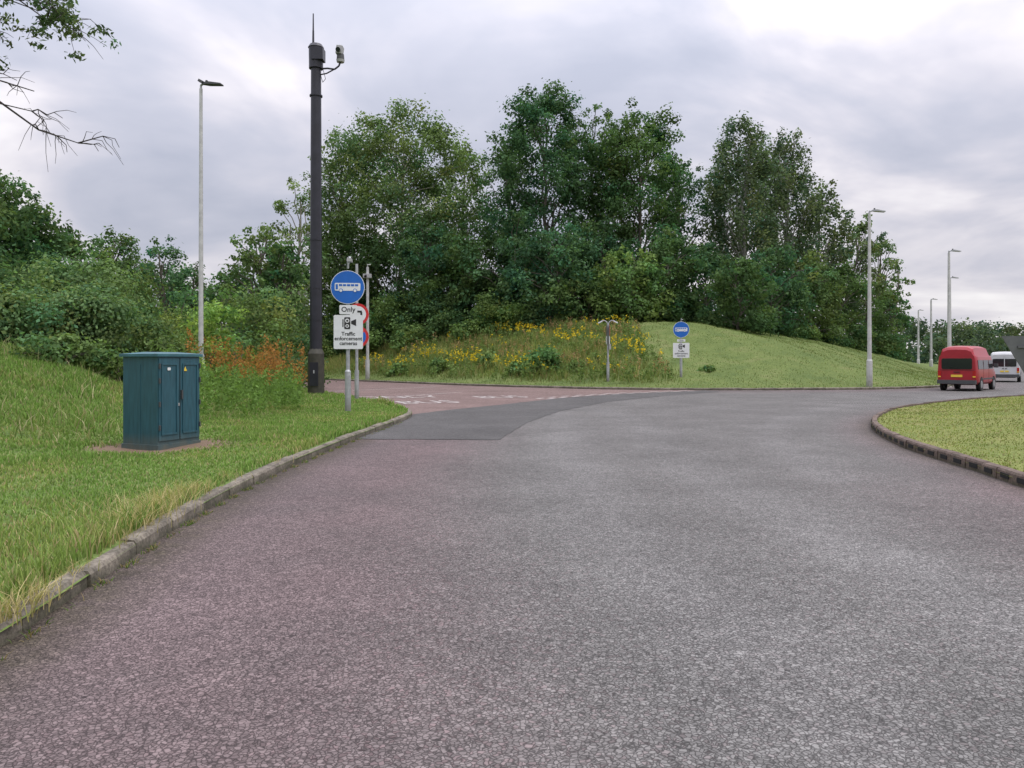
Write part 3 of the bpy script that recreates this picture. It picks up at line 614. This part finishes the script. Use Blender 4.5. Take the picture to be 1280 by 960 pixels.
# ---------------------------------------------------------------- signs
def bussign(b,cz,r,yf):
    b.disc(0,cz,r,yf,yf+.02,M_white); b.disc(0,cz,r*.965,yf-.004,yf,M_blue)
    w=r*1.5;h=r*.46; y0,y1=yf-.008,yf-.004
    b.rrect(0,cz+.02*r,w,h,h*.14,y0,y1,M_white)
    for k in range(5): b.rrect(-w*.27+k*w*.155,cz+.12*r,w*.125,h*.26,.008,y0-.004,y0,M_blue)
    b.rrect(-w*.42,cz+.02*r,w*.085,h*.66,.008,y0-.004,y0,M_blue)
    for xx in(-.26,.29):
        b.disc(xx*w,cz-.2*r,r*.12,y0-.004,y0,M_blue,16); b.disc(xx*w,cz-.2*r,r*.085,y0-.008,y0-.004,M_white,16)
def camsign(b,cx,cz,w,h,yf,s=1):
    b.rrect(cx,cz,w,h,.04*s,yf,yf+.02,M_white)
    t=yf-.004; zc=cz+h*.26
    b.rrect(cx-.03*s,zc,.17*s,.34*s,.03*s,t,yf,M_signblack); b.disc(cx-.03*s,zc+.07*s,.06*s,t-.004,t,M_white,20); b.disc(cx-.03*s,zc+.07*s,.03*s,t-.008,t-.004,M_signblack,16); b.disc(cx-.03*s,zc-.08*s,.05*s,t-.004,t,M_white,20); b.disc(cx-.03*s,zc-.08*s,.025*s,t-.008,t-.004,M_signblack,16)
    b.prism([(cx+.08*s,zc+.06*s),(cx+.22*s,zc+.12*s),(cx+.22*s,zc-.08*s),(cx+.08*s,zc-.02*s)],t,yf,M_signblack)
    b.box((cx-.15*s,yf-.002,zc),(.03*s,.004,.22*s),M_signblack)
    for i,l in enumerate(('Traffic','enforcement','cameras')): b.text(l,.15*s,cx,cz-.1*s-i*.135*s,yf-.004,M_signblack,.003*s)
Y0=21.9; b=MB(); gz=.12
b.cyl((0,.09,-.2),(0,.09,4.15-gz),.055,.055,M_galv,14); b.cyl((0,.09,-.2),(0,.09,1.15),.085,.085,M_galv,14); b.cyl((0,.09,1.15),(0,.09,1.2),.085,.055,M_galv,14)
b.path([(0,.09,4.1),(.01,.06,4.3),(.05,-.05,4.4),(.09,-.2,4.38),(.1,-.35,4.3)],.03,M_galv); b.box((.1,-.4,4.27),(.13,.3,.09),M_cam)
bussign(b,zt(359,Y0)-gz,.48,0.0)
b.rrect(0.02,zt(387,Y0)-gz,.5,.26,.03,0,.02,M_white); b.text('Only',.2,0.02,zt(387,Y0)-gz-.06,-.004,M_signblack,.003)
camsign(b,.02,zt(415,Y0)-gz,.82,.97,0)
for zz in(359,400,430): b.box((0,.05,zt(zz,Y0)-gz),(.2,.06,.05),M_galv)
b.build('traffic_sign',(P(434.5,Y0),Y0,gz),rad(6))
Y1=28.4; b=MB(); b.cyl((0,0,-.2),(0,0,zt(330,Y1)-.12),.055,.05,M_galv,12); b.cyl((0,0,-.2),(0,0,1.1),.08,.08,M_galv,12)
for vv,c2 in((393,M_white),(421,M_blue)):
    zc=zt(vv,Y1)-.12; b.disc(.04,zc,.4,-.1,-.08,M_red); b.disc(.04,zc,.30,-.104,-.1,c2)
    if c2 is M_blue: b.box((.04,-.106,zc),(.6,.004,.07),M_red,Matrix.Rotation(rad(-45),3,'Y'))
    else:
        b.box((.17,-.106,zc-.05),(.07,.004,.26),M_signblack); b.box((.08,-.1065,zc+.1),(.22,.004,.07),M_signblack)
b.build('traffic_sign',(P(446,Y1),Y1,.12),rad(8))
Y2=58; b=MB(); x2=P(459.5,Y2); g2=gF(x2,Y2); b.cyl((0,0,-.2),(0,0,zt(334,Y2)-g2),.12,.1,M_lampgrey,12); b.box((.0,-.1,zt(345,Y2)-g2),(.6,.35,.3),M_cam); b.cyl((-.1,-.25,zt(345,Y2)-g2),(-.1,-.35,zt(346,Y2)-g2),.1,.1,M_glass,10)
b.path([(0,0,zt(334,Y2)-g2),(0,-.05,zt(331,Y2)-g2),(.25,-.1,zt(331,Y2)-g2)],.04,M_lampgrey); b.cyl((0,0,-.2),(0,0,1.5),.17,.16,M_lampgrey,12)
b.build('traffic_camera',(x2,Y2,g2),0)
Y3=44.; x3=P(851.5,Y3); g3=gF(x3,Y3); b=MB(); b.cyl((0,.09,-.3),(0,.09,zt(402,Y3)-g3),.055,.055,M_galv,10); b.cyl((0,.09,-.3),(0,.09,1.1),.08,.08,M_galv,10)
b.path([(0,.09,zt(402,Y3)-g3),(0,0,zt(399,Y3)-g3),(.05,-.3,zt(400,Y3)-g3)],.03,M_galv)
bussign(b,zt(412,Y3)-g3,.46,0); b.rrect(0,zt(425.5,Y3)-g3,.46,.14,.02,0,.02,M_white); b.text('Only',.14,0,zt(425.5,Y3)-g3-.045,-.004,M_signblack)
camsign(b,0,zt(438,Y3)-g3,.92,.86,0,.95); b.build('traffic_sign',(x3,Y3,g3),rad(-6))
x4=P(760,Y3); g4=gF(x4,Y3); b=MB(); zt4=zt(404,Y3)-g4
b.cyl((0,0,-.3),(0,0,zt4),.055,.055,M_galv,10); b.cyl((0,0,-.3),(0,0,1.1),.085,.085,M_galv,10)
for s2 in(-1,1):
    b.path([(0,0,zt4-.1),(s2*.08,0,zt4+.08),(s2*.22,0,zt4+.16),(s2*.38,0,zt4+.12)],.028,M_cam); b.box((s2*.44,0,zt4+.07),(.26,.1,.07),M_white,Matrix.Rotation(s2*.45,3,'Y'))
for s2 in (-1,1):
    b.box((s2*.09,0,zt4-.42),(.02,.6,.6),M_signback); b.box((s2*.104,0,zt4-.42),(.006,.58,.58),M_red); b.box((s2*.09,0,zt4-.98),(.02,.6,.45),M_white)
b.box((.12,-.05,zt4-1.35),(.1,.2,.3),M_cam)
b.build('traffic_sign',(x4,Y3,g4),rad(-9))
x5,y5=11.85,17.5; b=MB(); g5=gI(x5,y5); b.cyl((0,-.06,-.3),(0,-.06,2.1-g5),.04,.04,M_galv,12)
zt5=2.15-g5
def tri(w,h,inset=0):
    return [(-w/2+inset,zt5-inset*.6),(w/2-inset,zt5-inset*.6),(.04,zt5-h+inset*1.2),(-.04,zt5-h+inset*1.2)]
b.prism(tri(1.25,1.06),0,.02,M_signback); b.prism(tri(1.25,1.06,.01),.02,.024,M_red); b.prism(tri(1.25,1.06,.13),.024,.028,M_white)
b.box((0,-.02,zt5-.25),(.6,.03,.05),M_signback); b.box((0,-.02,zt5-.6),(.3,.03,.05),M_signback)
b.build('give_way_sign',(x5,y5,g5),rad(-12))

# ---------------------------------------------------------------- vans
def van(name,x,y,head,body,L,Wd,Hh,red=True):
    b=MB(); hw=Wd/2; R0=-L/2
    S=[(R0,.5,Hh-.22,.93),(R0+.1,.36,Hh-.08,.985),(R0+.6,.34,Hh-.01,1),(0,.34,Hh,1),(L/2-1.75,.34,Hh-.02,1),(L/2-1.45,.34,Hh-.16,1),(L/2-1.2,.34,Hh-.42,.99),(L/2-.72,.34,1.32 if red else 1.4,.98),(L/2-.15,.36,1.05,.93),(L/2,.45,.85,.86)]
    rows=[]
    for (yy,zb,zt_,ws) in S:
        w=hw*ws; belt=min(1.05,zt_-.12); r_=[]
        if zt_>1.6:
            if red: q=[(w*.9,zb),(w,zb+.12),(w,belt),(w*.955,1.62),(w*.93,min(1.76,zt_-.12)),(w*.86,min(1.84,zt_-.08)),(w*.76,zt_-.1),(w*.5,zt_),(0,zt_+.02)]
            else: q=[(w*.9,zb),(w,zb+.12),(w,belt),(w*.96,1.6),(w*.93,zt_-.3),(w*.88,zt_-.12),(w*.78,zt_-.03),(w*.5,zt_),(0,zt_+.02)]
        else: 
            q=[(w*.9,zb),(w,zb+.12),(w,zb+(belt-zb)*.7),(w*.97,belt),(w*.95,belt+.01),(w*.93,zt_-.08),(w*.85,zt_-.03),(w*.5,zt_),(0,zt_+.01)]
        rows.append([(px,yy,pz) for px,pz in q]+[(-px,yy,pz) for px,pz in q[-2::-1]])
    n=len(rows[0]); vs=[v for r_ in rows for v in r_]
    fs=[(i*n+k,i*n+k+1,(i+1)*n+k+1,(i+1)*n+k) for i in range(len(rows)-1) for k in range(n-1)]
    fs+=[(i*n+n-1,i*n,(i+1)*n,(i+1)*n+n-1) for i in range(len(rows)-1)]
    b.add(vs,fs,body,True); b.add(vs,[tuple(range(n)),tuple(range(len(vs)-1,len(vs)-n-1,-1))],body)
    ry=R0-.006
    b.rrect(0,1.40,hw*1.52,.56,.08,ry-.012,ry+.05,M_glass)
    if not red: b.box((0,ry-.016,1.3),(.05,.02,1.3),body)
    b.box((0,R0-.02,.47),(Wd*.96,.2,.2),M_plast)
    for s2 in(-1,1):
        b.box((s2*(hw*.86),ry,.86),(.15,.05,.36),M_tail); b.box((s2*(hw*.86),ry-.027,.74),(.13,.01,.06),M_yellow)
    b.rrect(0.0,.78,.52,.12,.01,ry-.02,ry,M_yellow); b.box((0,ry-.01,.98),(.3,.03,.04),M_signblack)
    if red: b.box((0,ry-.0,1.08),(Wd*.86,.02,.015),M_dark); b.cyl((.1,ry-.03,1.14),(-.35,ry-.03,1.3),.01,.01,M_dark,5)
    for s2 in(-1,1):
        ang=math.atan2(hw*.045,.57)*s2
        rt=Matrix.Rotation(-ang,3,'Y')
        for (ya,yb) in ((R0+.3,R0+1.35),(R0+1.45,R0+2.55),(R0+2.65,L/2-1.15)):
            if red or ya>R0+2: b.box((s2*(hw*.978),(ya+yb)/2,1.36),(.025,yb-ya,.46),M_glass,rt)
        b.box((s2*hw,0,.62),(.02,L*.62,.07),M_plast)
        for yw in(-L/2+.95,L/2-.92):
            b.cyl((s2*(hw-.2),yw,.33),(s2*(hw+.012),yw,.33),.33,.33,M_rub,22); b.cyl((s2*(hw+.012),yw,.33),(s2*(hw+.02),yw,.33),.2,.18,M_hub,16)
            b.cyl((s2*(hw-.1),yw,.35),(s2*(hw+.004),yw,.35),.39,.39,M_dark,22)
        b.box((s2*(hw+.12),L/2-1.05,1.3),(.2,.1,.22),M_plast)
        b.box((s2*hw*.62,L/2-.03,.85),(.3,.1,.16),M_white)
        b.box((s2*(hw+.003),R0+2.6,.95),(.006,.012,1.1),M_dark); b.box((s2*(hw+.003),R0+1.4,.95),(.006,.012,1.1),M_dark)
    wz0,wz1=(1.36,Hh-.44); wy0,wy1=L/2-.75,L/2-1.2
    b.add([(-hw*.84,wy0+.01,wz0),(hw*.84,wy0+.01,wz0),(hw*.74,wy1+.03,wz1),(-hw*.74,wy1+.03,wz1)],[(0,1,2,3)],M_glass)
    b.box((0,L/2,.5),(Wd*.9,.16,.2),M_plast); b.box((0,0,.36),(Wd*.7,L*.85,.1),M_dark)
    return b.build(name,(x,y,.004),-rad(head),.02)
van('camper_van',P(1210,41.2),41.2,43,M_vanred,4.7,1.84,2.33)
van('white_van',P(1260,57),57.3,34,M_vanwhite,5.0,1.9,2.2,False)

# ---------------------------------------------------------------- world / light / camera
w=bpy.data.worlds.new('World'); sc.world=w; w.use_nodes=True; nt=w.node_tree; nt.nodes.clear()
out=N(nt,'ShaderNodeOutputWorld'); bg=N(nt,'ShaderNodeBackground'); bg.inputs[1].default_value=.1
sky=N(nt,'ShaderNodeTexSky',sky_type='NISHITA',sun_disc=False,sun_elevation=rad(52),sun_rotation=rad(40))
tc=N(nt,'ShaderNodeTexCoord').outputs['Generated']; sx=N(nt,'ShaderNodeSeparateXYZ'); nt.links.new(tc,sx.inputs[0])
zc=mth(nt,'MAXIMUM',sx.outputs[2],0.0); den=mth(nt,'ADD',zc,.28)
cx=N(nt,'ShaderNodeCombineXYZ'); nt.links.new(mth(nt,'DIVIDE',sx.outputs[0],den),cx.inputs[0]); nt.links.new(mth(nt,'DIVIDE',sx.outputs[1],den),cx.inputs[1]); cx.inputs[2].default_value=5.1
n1=N(nt,'ShaderNodeTexNoise'); nt.links.new(cx.outputs[0],n1.inputs['Vector']); n1.inputs['Scale'].default_value=1.5; n1.inputs['Detail'].default_value=5; n1.inputs['Roughness'].default_value=.48; n1.inputs['Distortion'].default_value=.6
n2=N(nt,'ShaderNodeTexNoise'); nt.links.new(cx.outputs[0],n2.inputs['Vector']); n2.inputs['Scale'].default_value=5; n2.inputs['Detail'].default_value=4
f=mth(nt,'ADD',mth(nt,'MULTIPLY',n1.outputs['Fac'],.84),mth(nt,'MULTIPLY',n2.outputs['Fac'],.16))
cr=ramp(nt,[(.36,(.44,.46,.555)),(.44,(.52,.53,.62)),(.5,(.62,.61,.685)),(.56,(.76,.73,.78)),(.66,(.97,.94,.95))]); nt.links.new(f,cr.inputs[0])
cl10=mixc(nt,1.0,cr.outputs[0],(10,10,10),'MULTIPLY')
withsky=mixc(nt,.06,cl10,sky.outputs[0])
k=mth(nt,'ADD',1.0,mth(nt,'MULTIPLY',mth(nt,'POWER',zc,2.0),3.4))
cxk=N(nt,'ShaderNodeVectorMath',operation='SCALE'); nt.links.new(withsky,cxk.inputs[0]); nt.links.new(k,cxk.inputs['Scale'])
nt.links.new(cxk.outputs[0],bg.inputs[0]); nt.links.new(bg.outputs[0],out.inputs[0])
sl=bpy.data.lights.new('sun','SUN'); sl.energy=1.5; sl.angle=rad(22); sl.color=(1,.95,.87); so=bpy.data.objects.new('sun',sl); sc.collection.objects.link(so)
az=rad(40); el=rad(52); dv=Vector((math.sin(az)*math.cos(el),-math.cos(az)*math.cos(el)*.4,math.sin(el)))
so.rotation_euler=dv.to_track_quat('Z','Y').to_euler()
sky.sun_rotation=math.atan2(dv.x,dv.y)
cam=bpy.data.cameras.new('camera'); co=bpy.data.objects.new('camera',cam); sc.collection.objects.link(co); sc.camera=co
co.location=(0,0,1.6); co.rotation_euler=(rad(90),0,0); cam.sensor_width=36; cam.lens=27; cam.shift_y=-30/1280; cam.clip_end=6000; cam.clip_start=.05
sc.view_settings.view_transform='Standard'; sc.view_settings.look='None'; sc.view_settings.exposure=0
print('leaf faces',NF)
